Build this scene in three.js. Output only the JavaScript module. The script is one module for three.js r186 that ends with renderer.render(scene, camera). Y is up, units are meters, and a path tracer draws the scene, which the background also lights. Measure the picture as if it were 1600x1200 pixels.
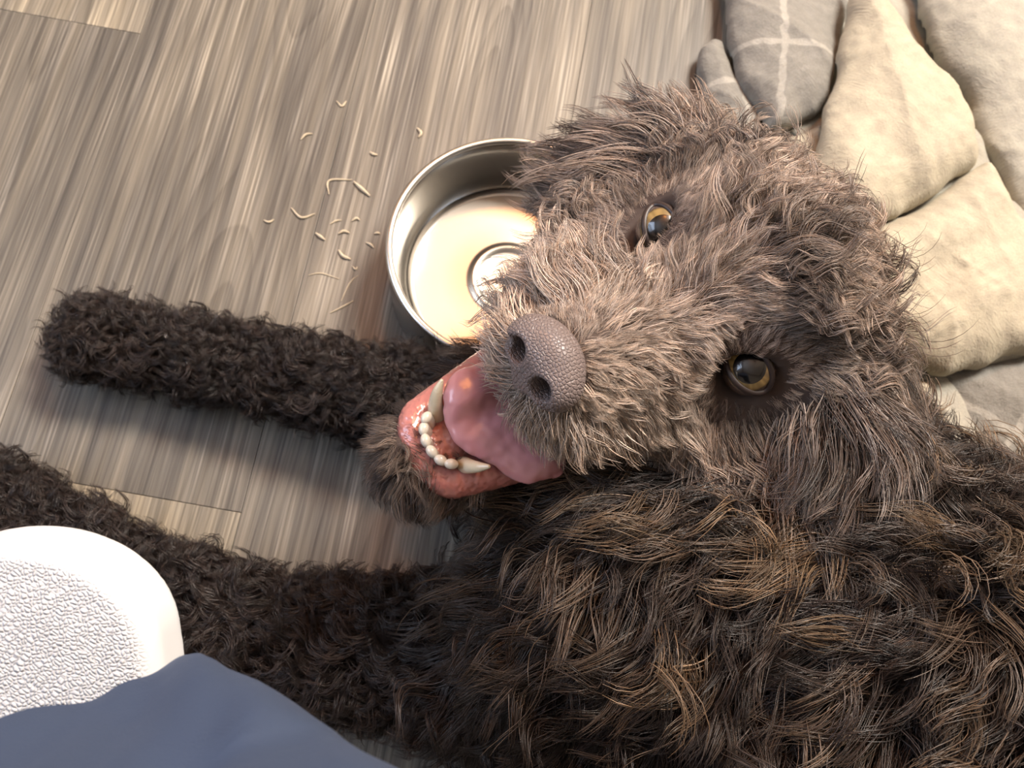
import * as THREE from 'three';
import { mergeGeometries } from 'three/addons/utils/BufferGeometryUtils.js';
import { RectAreaLightUniformsLib } from 'three/addons/lights/RectAreaLightUniformsLib.js';
import { RoundedBoxGeometry } from 'three/addons/geometries/RoundedBoxGeometry.js';
import { createNoise2D, createNoise3D } from 'simplex-noise';

// ---------------------------------------------------------------- camera, light, exposure
const scene = new THREE.Scene();
scene.background = new THREE.Color(0x000000);
const renderer = new THREE.WebGLRenderer();
renderer.toneMapping = THREE.LinearToneMapping;
renderer.toneMappingExposure = 1.22;
renderer.shadowMap.enabled = true;
RectAreaLightUniformsLib.init();

const FPX = 1500, TILT = 19 * Math.PI / 180, ROLL = 10 * Math.PI / 180, EYE = new THREE.Vector3(0, 0.65, 0);
const camera = new THREE.PerspectiveCamera(2 * Math.atan(600 / FPX) * 180 / Math.PI, 4 / 3, 0.02, 20);
const FWD = new THREE.Vector3(0, -Math.cos(TILT), -Math.sin(TILT));
const RGT = new THREE.Vector3(Math.cos(ROLL), Math.sin(TILT) * Math.sin(ROLL), -Math.cos(TILT) * Math.sin(ROLL));
const UPV = new THREE.Vector3(-Math.sin(ROLL), Math.sin(TILT) * Math.cos(ROLL), -Math.cos(TILT) * Math.cos(ROLL));
camera.position.copy(EYE);
camera.up.copy(UPV);
camera.lookAt(EYE.clone().add(FWD));
camera.focus = 0.43;
camera.userData.fStop = 16;
scene.add(camera);

// sizes of the room, and its sources of light: a ceiling panel beyond the blanket, an added warm pendant that tints the bowl reflection and a window in the left wall
const ROOM = { x0: -1.7, x1: 2.1, z0: -2.0, z1: 2.0, h: 2.4 };
const LAMP = { x: 1.0, z: -1.5, w: 0.9, d: 0.7, color: 0xfff6ec, power: 78 };
const ADDED_PEND = { x: -0.08, y: 1.72, z: -1.12, r: 0.11, color: 0xff9a40, power: 1.6 };  // added globe, hung where the bowl base mirrors it as an orange glow
const WIN = { z0: -0.55, z1: 0.75, y0: 0.85, y1: 2.05, color: 0xcfe2ff, power: 4 };
const lampLight = new THREE.RectAreaLight(LAMP.color, LAMP.power, LAMP.w, LAMP.d);
lampLight.position.set(LAMP.x, ROOM.h - 0.075, LAMP.z);
lampLight.lookAt(LAMP.x, 0, LAMP.z);
scene.add(lampLight);
const addedPendLight = new THREE.PointLight(ADDED_PEND.color, ADDED_PEND.power, 0, 2);
addedPendLight.position.set(ADDED_PEND.x, ADDED_PEND.y, ADDED_PEND.z); addedPendLight.shadow.radius = ADDED_PEND.r / 0.02; addedPendLight.castShadow = true;
scene.add(addedPendLight);
const winLight = new THREE.RectAreaLight(WIN.color, WIN.power, WIN.z1 - WIN.z0, WIN.y1 - WIN.y0);
winLight.position.set(ROOM.x0 + 0.02, (WIN.y0 + WIN.y1) / 2, (WIN.z0 + WIN.z1) / 2);
winLight.lookAt(0, (WIN.y0 + WIN.y1) / 2, (WIN.z0 + WIN.z1) / 2);
scene.add(winLight);

// ---------------------------------------------------------------- helpers
function rngOf(s) { return () => { s = (s + 0x6d2b79f5) | 0; let t = Math.imul(s ^ (s >>> 15), 1 | s); t = (t + Math.imul(t ^ (t >>> 7), 61 | t)) ^ t; return ((t ^ (t >>> 14)) >>> 0) / 4294967296; }; }
const rand = rngOf(11);
const n2 = createNoise2D(rngOf(5)), n3 = createNoise3D(rngOf(6)), n3b = createNoise3D(rngOf(7)), n3c = createNoise3D(rngOf(8));
const V = (x, y, z) => new THREE.Vector3(x, y, z);
const clamp = (x, a = 0, b = 1) => Math.min(b, Math.max(a, x));
const lerp = (a, b, t) => a + (b - a) * t;
const sstep = (a, b, x) => { const t = clamp((x - a) / (b - a)); return t * t * (3 - 2 * t); };
// the spot in the room that lies on the sight line of a spot of the photograph, at a height above the floor or at a distance from the lens
const ray = (px, py) => FWD.clone().addScaledVector(RGT, (px - 800) / FPX).addScaledVector(UPV, -(py - 600) / FPX);
const P = (px, py, h = 0) => { const d = ray(px, py); return EYE.clone().addScaledVector(d, (h - EYE.y) / d.y); };
const D = (px, py, depth) => EYE.clone().addScaledVector(ray(px, py), depth);

function mesh(name, geo, mat, parent) {
  const m = new THREE.Mesh(geo, mat); m.name = name; m.castShadow = m.receiveShadow = true;
  if (parent) parent.add(m);
  return m;
}
const counts = {};
function numbered(name) { const k = counts[name] = (counts[name] ?? -1) + 1; return k ? name + '_' + String(k).padStart(3, '0') : name; }
function tag(o, label, category, group) { o.userData.label = label; o.userData.category = category; if (group) o.userData.group = group; return o; }
function struct(name, geo, mat, label, category) { const m = mesh(name, geo, mat, scene); m.userData = { kind: 'structure', label, category }; return m; }
function box(x0, x1, y0, y1, z0, z1) { const g = new THREE.BoxGeometry(x1 - x0, y1 - y0, z1 - z0); g.translate((x0 + x1) / 2, (y0 + y1) / 2, (z0 + z1) / 2); return g; }

function texOf(w, h, f, srgb = true) {
  const data = new Uint8Array(w * h * 4);
  for (let y = 0, i = 0; y < h; y++) for (let x = 0; x < w; x++, i += 4) { const c = f(x, y); data[i] = clamp(c[0], 0, 255); data[i + 1] = clamp(c[1], 0, 255); data[i + 2] = clamp(c[2], 0, 255); data[i + 3] = 255; }
  const t = new THREE.DataTexture(data, w, h); t.wrapS = t.wrapT = THREE.RepeatWrapping; t.magFilter = THREE.LinearFilter; t.minFilter = THREE.LinearMipmapLinearFilter;
  if (srgb) t.colorSpace = THREE.SRGBColorSpace;
  t.needsUpdate = true; return t;
}
// noise that repeats over w x h pixels
function tileNoise(x, y, w, h, fx, fy, off = 0) {
  const a = x / w * 2 * Math.PI, b = y / h * 2 * Math.PI, ra = fx / (2 * Math.PI), rb = fy / (2 * Math.PI);
  return n3(Math.cos(a) * ra + off, Math.sin(a) * ra + Math.cos(b) * rb * 1.37, Math.sin(b) * rb - off * 2.1);
}

// naive surface nets: the zero surface of a distance field, with normals from its gradient
function surfaceNets(sdf, lo, hi, cell) {
  const nx = Math.ceil((hi.x - lo.x) / cell) + 1, ny = Math.ceil((hi.y - lo.y) / cell) + 1, nz = Math.ceil((hi.z - lo.z) / cell) + 1;
  const f = new Float32Array(nx * ny * nz);
  for (let k = 0, i = 0; k < nz; k++) for (let j = 0; j < ny; j++) for (let x = 0; x < nx; x++, i++) f[i] = sdf(lo.x + x * cell, lo.y + j * cell, lo.z + k * cell);
  const id = new Int32Array(nx * ny * nz).fill(-1), pos = [], idx = [];
  const off = [0, 1, nx, nx + 1, nx * ny, nx * ny + 1, nx * ny + nx, nx * ny + nx + 1];
  const edges = [[0, 1], [2, 3], [4, 5], [6, 7], [0, 2], [1, 3], [4, 6], [5, 7], [0, 4], [1, 5], [2, 6], [3, 7]];
  for (let k = 0; k < nz - 1; k++) for (let j = 0; j < ny - 1; j++) for (let x = 0; x < nx - 1; x++) {
    const i = x + nx * (j + ny * k); let s = 0;
    for (let c = 0; c < 8; c++) if (f[i + off[c]] < 0) s++;
    if (s === 0 || s === 8) continue;
    let px = 0, py = 0, pz = 0, n = 0;
    for (const [a, b] of edges) {
      const fa = f[i + off[a]], fb = f[i + off[b]];
      if ((fa < 0) === (fb < 0)) continue;
      const t = fa / (fa - fb);
      px += (a & 1) + ((b & 1) - (a & 1)) * t; py += ((a >> 1) & 1) + (((b >> 1) & 1) - ((a >> 1) & 1)) * t; pz += (a >> 2) + ((b >> 2) - (a >> 2)) * t; n++;
    }
    id[i] = pos.length / 3;
    pos.push(lo.x + (x + px / n) * cell, lo.y + (j + py / n) * cell, lo.z + (k + pz / n) * cell);
  }
  const quad = (a, b, c, d, flip) => { if (flip) idx.push(a, c, b, a, d, c); else idx.push(a, b, c, a, c, d); };
  for (let k = 1; k < nz - 1; k++) for (let j = 1; j < ny - 1; j++) for (let x = 1; x < nx - 1; x++) {
    const i = x + nx * (j + ny * k), a = f[i] < 0;
    if (a !== f[i + 1] < 0) quad(id[i], id[i - nx], id[i - nx - nx * ny], id[i - nx * ny], a);
    if (a !== f[i + nx] < 0) quad(id[i], id[i - nx * ny], id[i - 1 - nx * ny], id[i - 1], a);
    if (a !== f[i + nx * ny] < 0) quad(id[i], id[i - 1], id[i - 1 - nx], id[i - nx], a);
  }
  const nor = new Float32Array(pos.length), e = cell * 0.5;
  for (let i = 0; i < pos.length; i += 3) {
    const x = pos[i], y = pos[i + 1], z = pos[i + 2];
    let a = sdf(x + e, y, z) - sdf(x - e, y, z), b = sdf(x, y + e, z) - sdf(x, y - e, z), c = sdf(x, y, z + e) - sdf(x, y, z - e);
    const l = Math.hypot(a, b, c) || 1; nor[i] = a / l; nor[i + 1] = b / l; nor[i + 2] = c / l;
  }
  // make the winding agree with the normals
  let agree = 0;
  for (let t = 0; t < Math.min(idx.length, 3000); t += 3) {
    const [A, B, C] = [idx[t] * 3, idx[t + 1] * 3, idx[t + 2] * 3];
    const ux = pos[B] - pos[A], uy = pos[B + 1] - pos[A + 1], uz = pos[B + 2] - pos[A + 2], vx = pos[C] - pos[A], vy = pos[C + 1] - pos[A + 1], vz = pos[C + 2] - pos[A + 2];
    agree += Math.sign((uy * vz - uz * vy) * nor[A] + (uz * vx - ux * vz) * nor[A + 1] + (ux * vy - uy * vx) * nor[A + 2]);
  }
  if (agree < 0) for (let t = 0; t < idx.length; t += 3) { const s = idx[t + 1]; idx[t + 1] = idx[t + 2]; idx[t + 2] = s; }
  const g = new THREE.BufferGeometry();
  g.setAttribute('position', new THREE.Float32BufferAttribute(pos, 3));
  g.setAttribute('normal', new THREE.BufferAttribute(nor, 3));
  g.setIndex(idx);
  return g;
}
function uvFrom(g, f) {
  const p = g.attributes.position, uv = new Float32Array(p.count * 2);
  for (let i = 0; i < p.count; i++) { const [u, v] = f(p.getX(i), p.getY(i), p.getZ(i)); uv[2 * i] = u; uv[2 * i + 1] = v; }
  g.setAttribute('uv', new THREE.BufferAttribute(uv, 2)); return g;
}
const smin = (a, b, k) => { const h = Math.max(k - Math.abs(a - b), 0) / k; return Math.min(a, b) - h * h * k * 0.25; };
const smax = (a, b, k) => -smin(-a, -b, k);
const cone = (x, y, z, a, b, ra, rb) => {       // tapered capsule from a to b
  const ux = b.x - a.x, uy = b.y - a.y, uz = b.z - a.z, t = clamp(((x - a.x) * ux + (y - a.y) * uy + (z - a.z) * uz) / (ux * ux + uy * uy + uz * uz));
  return Math.hypot(x - a.x - ux * t, y - a.y - uy * t, z - a.z - uz * t) - (ra + (rb - ra) * t);
};
const ball = (x, y, z, c, r) => Math.hypot(x - c.x, y - c.y, z - c.z) - r;
const ell = (x, y, z, c, rx, ry, rz) => { const a = (x - c.x) / rx, b = (y - c.y) / ry, d = (z - c.z) / rz, k = Math.hypot(a, b, d); return (k - 1) * Math.min(rx, ry, rz) * (k < 1 ? 1 : 1); };

// ---------------------------------------------------------------- room
const wallMat = new THREE.MeshStandardMaterial({ color: 0x9f988c, roughness: 0.9 });
const ceilMat = new THREE.MeshStandardMaterial({ color: 0xe4e0d8, roughness: 0.95 });
const { x0, x1, z0, z1, h: RH } = ROOM;
struct('wall_back', box(x0 - 0.1, x1 + 0.1, 0, RH, z0 - 0.1, z0), wallMat, 'plain pale wall beyond the blanket', 'wall');
struct('wall_front', box(x0 - 0.1, x1 + 0.1, 0, RH, z1, z1 + 0.1), wallMat, 'plain pale wall behind the seated person', 'wall');
struct('wall_right', box(x1, x1 + 0.1, 0, RH, z0, z1), wallMat, 'plain pale wall past the right end of the dog', 'wall');
{
  const parts = [box(x0 - 0.1, x0, 0, WIN.y0, z0, z1), box(x0 - 0.1, x0, WIN.y1, RH, z0, z1), box(x0 - 0.1, x0, WIN.y0, WIN.y1, z0, WIN.z0), box(x0 - 0.1, x0, WIN.y0, WIN.y1, WIN.z1, z1)];
  struct('wall_left', mergeGeometries(parts), wallMat, 'pale wall with a window opening past the dog paws', 'wall');
  const w = new THREE.Group(); w.name = 'window_1'; w.userData = { kind: 'structure', label: 'daylit window in the left wall', category: 'window' }; scene.add(w);
  const fm = new THREE.MeshStandardMaterial({ color: 0xf2f0ec, roughness: 0.5 });
  const t = 0.05, zc = (WIN.z0 + WIN.z1) / 2;
  mesh('window_frame', mergeGeometries([box(x0 - 0.09, x0 - 0.03, WIN.y0, WIN.y0 + t, WIN.z0, WIN.z1), box(x0 - 0.09, x0 - 0.03, WIN.y1 - t, WIN.y1, WIN.z0, WIN.z1), box(x0 - 0.09, x0 - 0.03, WIN.y0 + t, WIN.y1 - t, WIN.z0, WIN.z0 + t), box(x0 - 0.09, x0 - 0.03, WIN.y0 + t, WIN.y1 - t, WIN.z1 - t, WIN.z1), box(x0 - 0.08, x0 - 0.04, WIN.y0 + t, WIN.y1 - t, zc - 0.02, zc + 0.02)]), fm, w);
  const pm = new THREE.MeshStandardMaterial({ color: 0xbfd4ee, emissive: 0xcfe2ff, emissiveIntensity: 1.6, roughness: 0.3 });
  mesh('pane', box(x0 - 0.07, x0 - 0.065, WIN.y0 + t, WIN.y1 - t, WIN.z0 + t, zc - 0.02), pm, w);
  mesh('pane', box(x0 - 0.07, x0 - 0.065, WIN.y0 + t, WIN.y1 - t, zc + 0.02, WIN.z1 - t), pm, w);
}
struct('ceiling', box(x0 - 0.1, x1 + 0.1, RH, RH + 0.1, z0 - 0.1, z1 + 0.1), ceilMat, 'plain white ceiling above the scene', 'ceiling');
{
  const c = new THREE.Group(); c.name = 'ceiling_lamp'; c.position.set(LAMP.x, RH, LAMP.z); tag(c, 'square ceiling lamp panel above the blanket', 'lamp'); scene.add(c);
  const hw = LAMP.w / 2, hd = LAMP.d / 2;
  mesh('lamp_frame', mergeGeometries([box(-hw - 0.03, hw + 0.03, -0.06, 0, -hd - 0.03, -hd), box(-hw - 0.03, hw + 0.03, -0.06, 0, hd, hd + 0.03), box(-hw - 0.03, -hw, -0.06, 0, -hd, hd), box(hw, hw + 0.03, -0.06, 0, -hd, hd)]), new THREE.MeshStandardMaterial({ color: 0xe8e6e0, roughness: 0.5 }), c);
  mesh('lamp_diffuser', box(-hw, hw, -0.06, -0.045, -hd, hd), new THREE.MeshStandardMaterial({ color: 0xfff2dc, emissive: LAMP.color, emissiveIntensity: 2.2, roughness: 0.6 }), c);
  const p = new THREE.Group(); p.name = 'added_pendant_lamp'; p.position.set(ADDED_PEND.x, RH, ADDED_PEND.z); tag(p, 'added warm globe pendant hung where the bowl reflects it orange', 'lamp'); scene.add(p);
  const globe = new THREE.SphereGeometry(ADDED_PEND.r * 1.02, 32, 20); globe.translate(0, ADDED_PEND.y - RH, 0);
  mesh('added_lamp_globe', globe, new THREE.MeshStandardMaterial({ color: 0xffe0b0, emissive: ADDED_PEND.color, emissiveIntensity: 6, roughness: 0.6 }), p);
  const cord = new THREE.CylinderGeometry(0.004, 0.004, RH - ADDED_PEND.y - ADDED_PEND.r, 10); cord.translate(0, -(RH - ADDED_PEND.y - ADDED_PEND.r) / 2, 0);
  mesh('cord', cord, new THREE.MeshStandardMaterial({ color: 0x222222, roughness: 0.6 }), p);
}

// ---------------------------------------------------------------- floor: vinyl planks, each a bevelled board
const PW = 0.175, SEAM = 0.0102;
function grainTex(seed, dense) {
  const W = 512, H = 2048, r = rngOf(seed), ox = r() * 50, cx = 0.3 + r() * 0.4;
  return texOf(W, H, (x, y) => {
    const u = x / W, v = y / H, o = ox;
    const warp = 0.045 * tileNoise(x, y, W, H, 1.6, 2.6, o) + 0.008 * tileNoise(x, y, W, H, 6, 9, o + 3);
    const lx = u - cx + warp, depth = 0.10 + 0.13 * tileNoise(0, y, W, H, 0.01, 2.0, o + 9);
    const d = Math.sqrt(lx * lx * 1.1 + depth * depth);
    const ring = d * dense + 0.22 * tileNoise(x, y, W, H, 5, 10, o + 5), fr = ring - Math.floor(ring);
    const late = Math.pow(fr, 2.2) * (1 - sstep(0.92, 1, fr));
    const fib = tileNoise(x, y, W, H, 240, 18, o + 1), fib2 = tileNoise(x, y, W, H, 70, 7, o + 2), blot = tileNoise(x, y, W, H, 3.2, 6, o + 4), band = tileNoise(x, y, W, H, 14, 2.2, o + 6);
    const stroke = Math.max(0, fib2) * Math.max(0, tileNoise(x, y, W, H, 8, 8, o + 7) + 0.15);
    let t = 0.44 - 0.15 * late + 0.13 * fib + 0.11 * fib2 + 0.09 * blot + 0.13 * band + 0.36 * stroke;
    const warm = clamp(0.5 + 0.5 * band + 0.3 * blot);
    t = clamp(t, 0.05, 1.1);
    return [lerp(63, 176, t) + 1 * warm, lerp(61, 171, t) - 1 * warm, lerp(58, 160, t) - 5 * warm];
  });
}
const grains = [grainTex(101, 22), grainTex(202, 17), grainTex(303, 27)];
const plankMats = [], lightMat = new THREE.MeshPhysicalMaterial({ map: grains[0], color: new THREE.Color().setRGB(1.3, 1.27, 1.18), roughness: 0.42, bumpMap: grains[0], bumpScale: 0.0004, specularIntensity: 0.8 });
for (const g of grains) for (const tint of [0xf4f4f4, 0xe6e6e6, 0xfff8ea]) plankMats.push(new THREE.MeshPhysicalMaterial({ map: g, color: tint, roughness: 0.42, roughnessMap: null, bumpMap: g, bumpScale: 0.0004, specularIntensity: 0.8 }));
{
  const floor = struct('floor', box(x0 - 0.1, x1 + 0.1, -0.05, -0.0042, z0 - 0.1, z1 + 0.1), new THREE.MeshStandardMaterial({ color: 0x1d1a17, roughness: 0.9 }), 'grey-brown wood plank floor', 'floor');
  const LEN = 1.22;
  const plankGeo = (w, len, uo, vo) => {
    const g = new RoundedBoxGeometry(w - 0.0003, 0.005, len - 0.0003, 1, 0.0004);
    uvFrom(g, (x, y, z) => [(x / PW + 0.5) + uo, z / LEN + vo]);
    return g;
  };
  const c0 = Math.floor((x0 - SEAM) / PW), c1 = Math.ceil((x1 - SEAM) / PW);
  for (let c = c0; c < c1; c++) {
    // c = -3: plank left of the outer seam; its end joint lies at z = -0.46; c = -2: joint at z = -0.10
    const phase = c === -3 ? -0.46 : c === -2 ? -0.10 : c === -1 ? 0.31 : c === 0 ? -0.83 : (rngOf(c * 77 + 5)() - 0.5) * LEN;
    for (let k = -3; k < 3; k++) {
      const a = Math.max(z0, phase + k * LEN), b = Math.min(z1, phase + (k + 1) * LEN);
      if (b - a < 0.02) continue;
      const r = rngOf(c * 31 + k * 7 + 900), geo = plankGeo(PW, b - a, Math.floor(r() * 2) * 0, r());
      const pick = { '-3,-1': 9, '-3,0': 1, '-2,-1': 4, '-2,0': 9, '-1,-1': 6, '-1,0': 1, '-1,-2': 3, '0,0': 4, '0,-1': 7 }[c + ',' + k] ?? (((c * 4 + k * 5) % 9) + 9) % 9;
      const m = mesh('plank', geo, pick === 9 ? lightMat : plankMats[pick], floor);
      m.position.set(SEAM + c * PW + PW / 2, -0.0025, (a + b) / 2);
    }
  }
}

// ---------------------------------------------------------------- steel bowl
const BOWL = V(-0.0165, 0, -0.3025);
{
  const g = new THREE.Group(); g.name = 'dog_bowl'; g.position.copy(BOWL); scene.add(g);
  tag(g, 'round stainless steel dog bowl on the floor beside the dog muzzle', 'bowl');
  const steel = new THREE.MeshPhysicalMaterial({ color: 0xb4b1ac, metalness: 1, roughness: 0.2 });
  const brushed = new THREE.MeshPhysicalMaterial({ color: 0xb0aca4, metalness: 1, roughness: 0.34 });
  const lathe = (pts, seg = 128) => new THREE.LatheGeometry(pts.map(([x, y]) => new THREE.Vector2(x, y)), seg);
  const wall = [[0.0695, 0.0045], [0.0735, 0.0058], [0.0762, 0.0095], [0.0776, 0.018], [0.0790, 0.034], [0.0805, 0.0475], [0.0816, 0.0535], [0.0832, 0.0565]];
  const outer = [[0.0838, 0.0545], [0.0836, 0.046], [0.0848, 0.03], [0.0862, 0.012], [0.0868, 0.0025], [0.086, 0.0003], [0.08, 0.0003], [0.0765, 0.002], [0.0695, 0.0025]];
  mesh('wall', lathe([...wall, ...outer].reverse()), steel, g);
  const base = [[0, 0.0038], [0.020, 0.0038], [0.0225, 0.0046], [0.0245, 0.0062], [0.0268, 0.0062], [0.0288, 0.0046], [0.031, 0.0038], [0.050, 0.0038], [0.0525, 0.0041], [0.0700, 0.0041], [0.0712, 0.0048], [0.0722, 0.0042], [0.0722, 0.002], [0, 0.002]];
  mesh('base', lathe(base.reverse()), brushed, g);
  const rim = new THREE.TorusGeometry(0.0838, 0.0026, 14, 160); rim.rotateX(Math.PI / 2); rim.translate(0, 0.0567, 0);
  mesh('rim', rim, new THREE.MeshPhysicalMaterial({ color: 0xcfccc5, metalness: 1, roughness: 0.32 }), g);
}

// ---------------------------------------------------------------- dog: joints
// head frame: l towards the dog's left, u up, f along the muzzle; its origin lies between the eyes
const camV = (x, y, z) => V(0, 0, 0).addScaledVector(RGT, x).addScaledVector(UPV, y).addScaledVector(FWD, -z);
const HO = D(1092, 470, 0.45);
const HF = camV(-0.693, -0.229, 0.68).normalize(), HL0 = camV(0.483, -0.851, 0.206), HU = HF.clone().cross(HL0).normalize(), HL = HU.clone().cross(HF).normalize();
const H = (l, u, f) => HO.clone().addScaledVector(HL, l).addScaledVector(HU, u).addScaledVector(HF, f);
const toHead = (x, y, z) => { const a = x - HO.x, b = y - HO.y, c = z - HO.z; return [a * HL.x + b * HL.y + c * HL.z, a * HU.x + b * HU.y + c * HU.z, a * HF.x + b * HF.y + c * HF.z]; };
const hv = (l, u, f) => V(l, u, f);
// lower jaw: runs from the hinge to the incisors; n is its upper side
const JH = hv(-0.003, -0.060, -0.014), JT = hv(-0.006, -0.104, 0.101), JA = JT.clone().sub(JH).setX(0).normalize(), JN = V(0, JA.z, -JA.y), JLEN = JT.distanceTo(JH);
const jaw = (l, n, a) => JH.clone().addScaledVector(JA, a).addScaledVector(JN, n).add(V(l, 0, 0));   // in head space
const jawW = (l, n, a) => { const p = jaw(l, n, a); return H(p.x, p.y, p.z); };
const EYES = [hv(-0.0388, 0.001, -0.004), hv(0.0388, 0.001, -0.004)];
const NOSE = hv(-0.001, -0.0175, 0.0885);

const J = {
  occ: H(0, -0.03, -0.070), neck: P(1240, 830, 0.13), chest: P(1060, 960, 0.115), withers: P(1405, 1085, 0.140), mid: P(1715, 1290, 0.12), rump: P(2150, 1500, 0.13),
  shL: P(960, 1020, 0.10), elL: P(720, 1035, 0.055), wrL: P(330, 980, 0.036), knL: P(120, 880, 0.034), paL: P(-40, 800, 0.03),
  shR: P(1000, 760, 0.10), elR: P(760, 650, 0.05), wrR: P(330, 563, 0.03), paR: P(150, 530, 0.026),
};
function headSDF(l, u, f) {
  const al = Math.abs(l);
  let d = cone(l, u, f, hv(0, 0.009, -0.028), hv(0, 0.000, -0.050), 0.046, 0.043);
  d = smin(d, cone(al, u, f, hv(0.026, 0.012, -0.014), hv(0.040, 0.010, -0.034), 0.020, 0.022), 0.02);
  d = smin(d, cone(l, u, f, hv(0, -0.020, 0.000), hv(0, -0.026, 0.068), 0.033, 0.0225), 0.026);
  d = smin(d, cone(al, u, f, hv(0.026, -0.044, 0.004), hv(0.0145, -0.040, 0.066), 0.021, 0.0155), 0.014);
  d = smin(d, ball(al, u, f, hv(0.044, -0.036, -0.026), 0.030), 0.03);
  // eye sockets
  d = smax(d, -ball(al, u, f, hv(0.0400, 0.001, 0.001), 0.0125), 0.006);
  // mouth gap, then the lower jaw with its hollow
  const cav = Math.max(cone(l, u, f, hv(0, -0.066, 0.002), hv(0, -0.074, 0.105), 0.012, 0.024), al - 0.03);
  d = smax(d, -cav, 0.006);
  let j = cone(l, u, f, jaw(0, -0.010, 0.0), jaw(0, -0.018, JLEN - 0.002), 0.026, 0.0225);
  j = smax(j, -cone(l, u, f, jaw(0, 0.012, 0.03), jaw(0, 0.014, JLEN - 0.004), 0.014, 0.0215), 0.006);
  return smin(d, j, 0.012);
}
const earBase = [H(-0.050, 0.006, -0.056), D(1262, 525, 0.472)];
const earMid = [H(-0.074, -0.014, -0.062), D(1300, 655, 0.458)], earTip = [H(-0.092, -0.050, -0.064), D(1315, 850, 0.468)];
function dogSDF(x, y, z) {
  let d = cone(x, y, z, J.neck, J.chest, 0.062, 0.080);
  d = smin(d, cone(x, y, z, J.neck, J.withers, 0.056, 0.074), 0.05);
  d = smin(d, cone(x, y, z, J.chest, J.withers, 0.085, 0.09), 0.04);
  d = smin(d, cone(x, y, z, J.withers, J.mid, 0.095, 0.105), 0.05);
  d = smin(d, cone(x, y, z, J.mid, J.rump, 0.105, 0.11), 0.05);
  d = smin(d, cone(x, y, z, J.chest, J.shL, 0.07, 0.056), 0.04);
  d = smin(d, cone(x, y, z, J.shL, J.elL, 0.052, 0.034), 0.03);
  d = smin(d, cone(x, y, z, J.elL, J.wrL, 0.033, 0.024), 0.02);
  d = smin(d, cone(x, y, z, J.wrL, J.knL, 0.024, 0.023), 0.02);
  d = smin(d, cone(x, y, z, J.knL, J.paL, 0.023, 0.026), 0.015);
  d = smin(d, cone(x, y, z, J.chest, J.shR, 0.07, 0.05), 0.04);
  d = smin(d, cone(x, y, z, J.shR, J.elR, 0.05, 0.030), 0.03);
  d = smin(d, cone(x, y, z, J.elR, J.wrR, 0.026, 0.0165), 0.02);
  d = smin(d, cone(x, y, z, J.wrR, J.paR, 0.0165, 0.021), 0.02);
  d = smin(d, cone(x, y, z, J.occ, J.neck, 0.042, 0.060), 0.04);
  for (let s = 0; s < 2; s++) { d = smin(d, Math.min(cone(x, y, z, earBase[s], earMid[s], 0.015, 0.019), cone(x, y, z, earMid[s], earTip[s], 0.019, 0.020)), 0.012); }
  const [l, u, f] = toHead(x, y, z);
  if (l * l + u * u + f * f < 0.06) d = smin(d, headSDF(l, u, f), 0.022);
  return Math.max(d, 0.004 - y);
}
const dog = new THREE.Group(); dog.name = 'dog'; scene.add(dog);
tag(dog, 'curly chocolate brown doodle dog lying on the floor, mouth open, looking up', 'dog');
const skinMat = new THREE.MeshStandardMaterial({ color: new THREE.Color().setRGB(0.055, 0.038, 0.031), roughness: 0.9 });
const bodyGeo = surfaceNets(dogSDF, V(-0.5, -0.006, -0.40), V(0.78, 0.36, 0.22), 0.0052);
mesh('body', bodyGeo, skinMat, dog);

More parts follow.
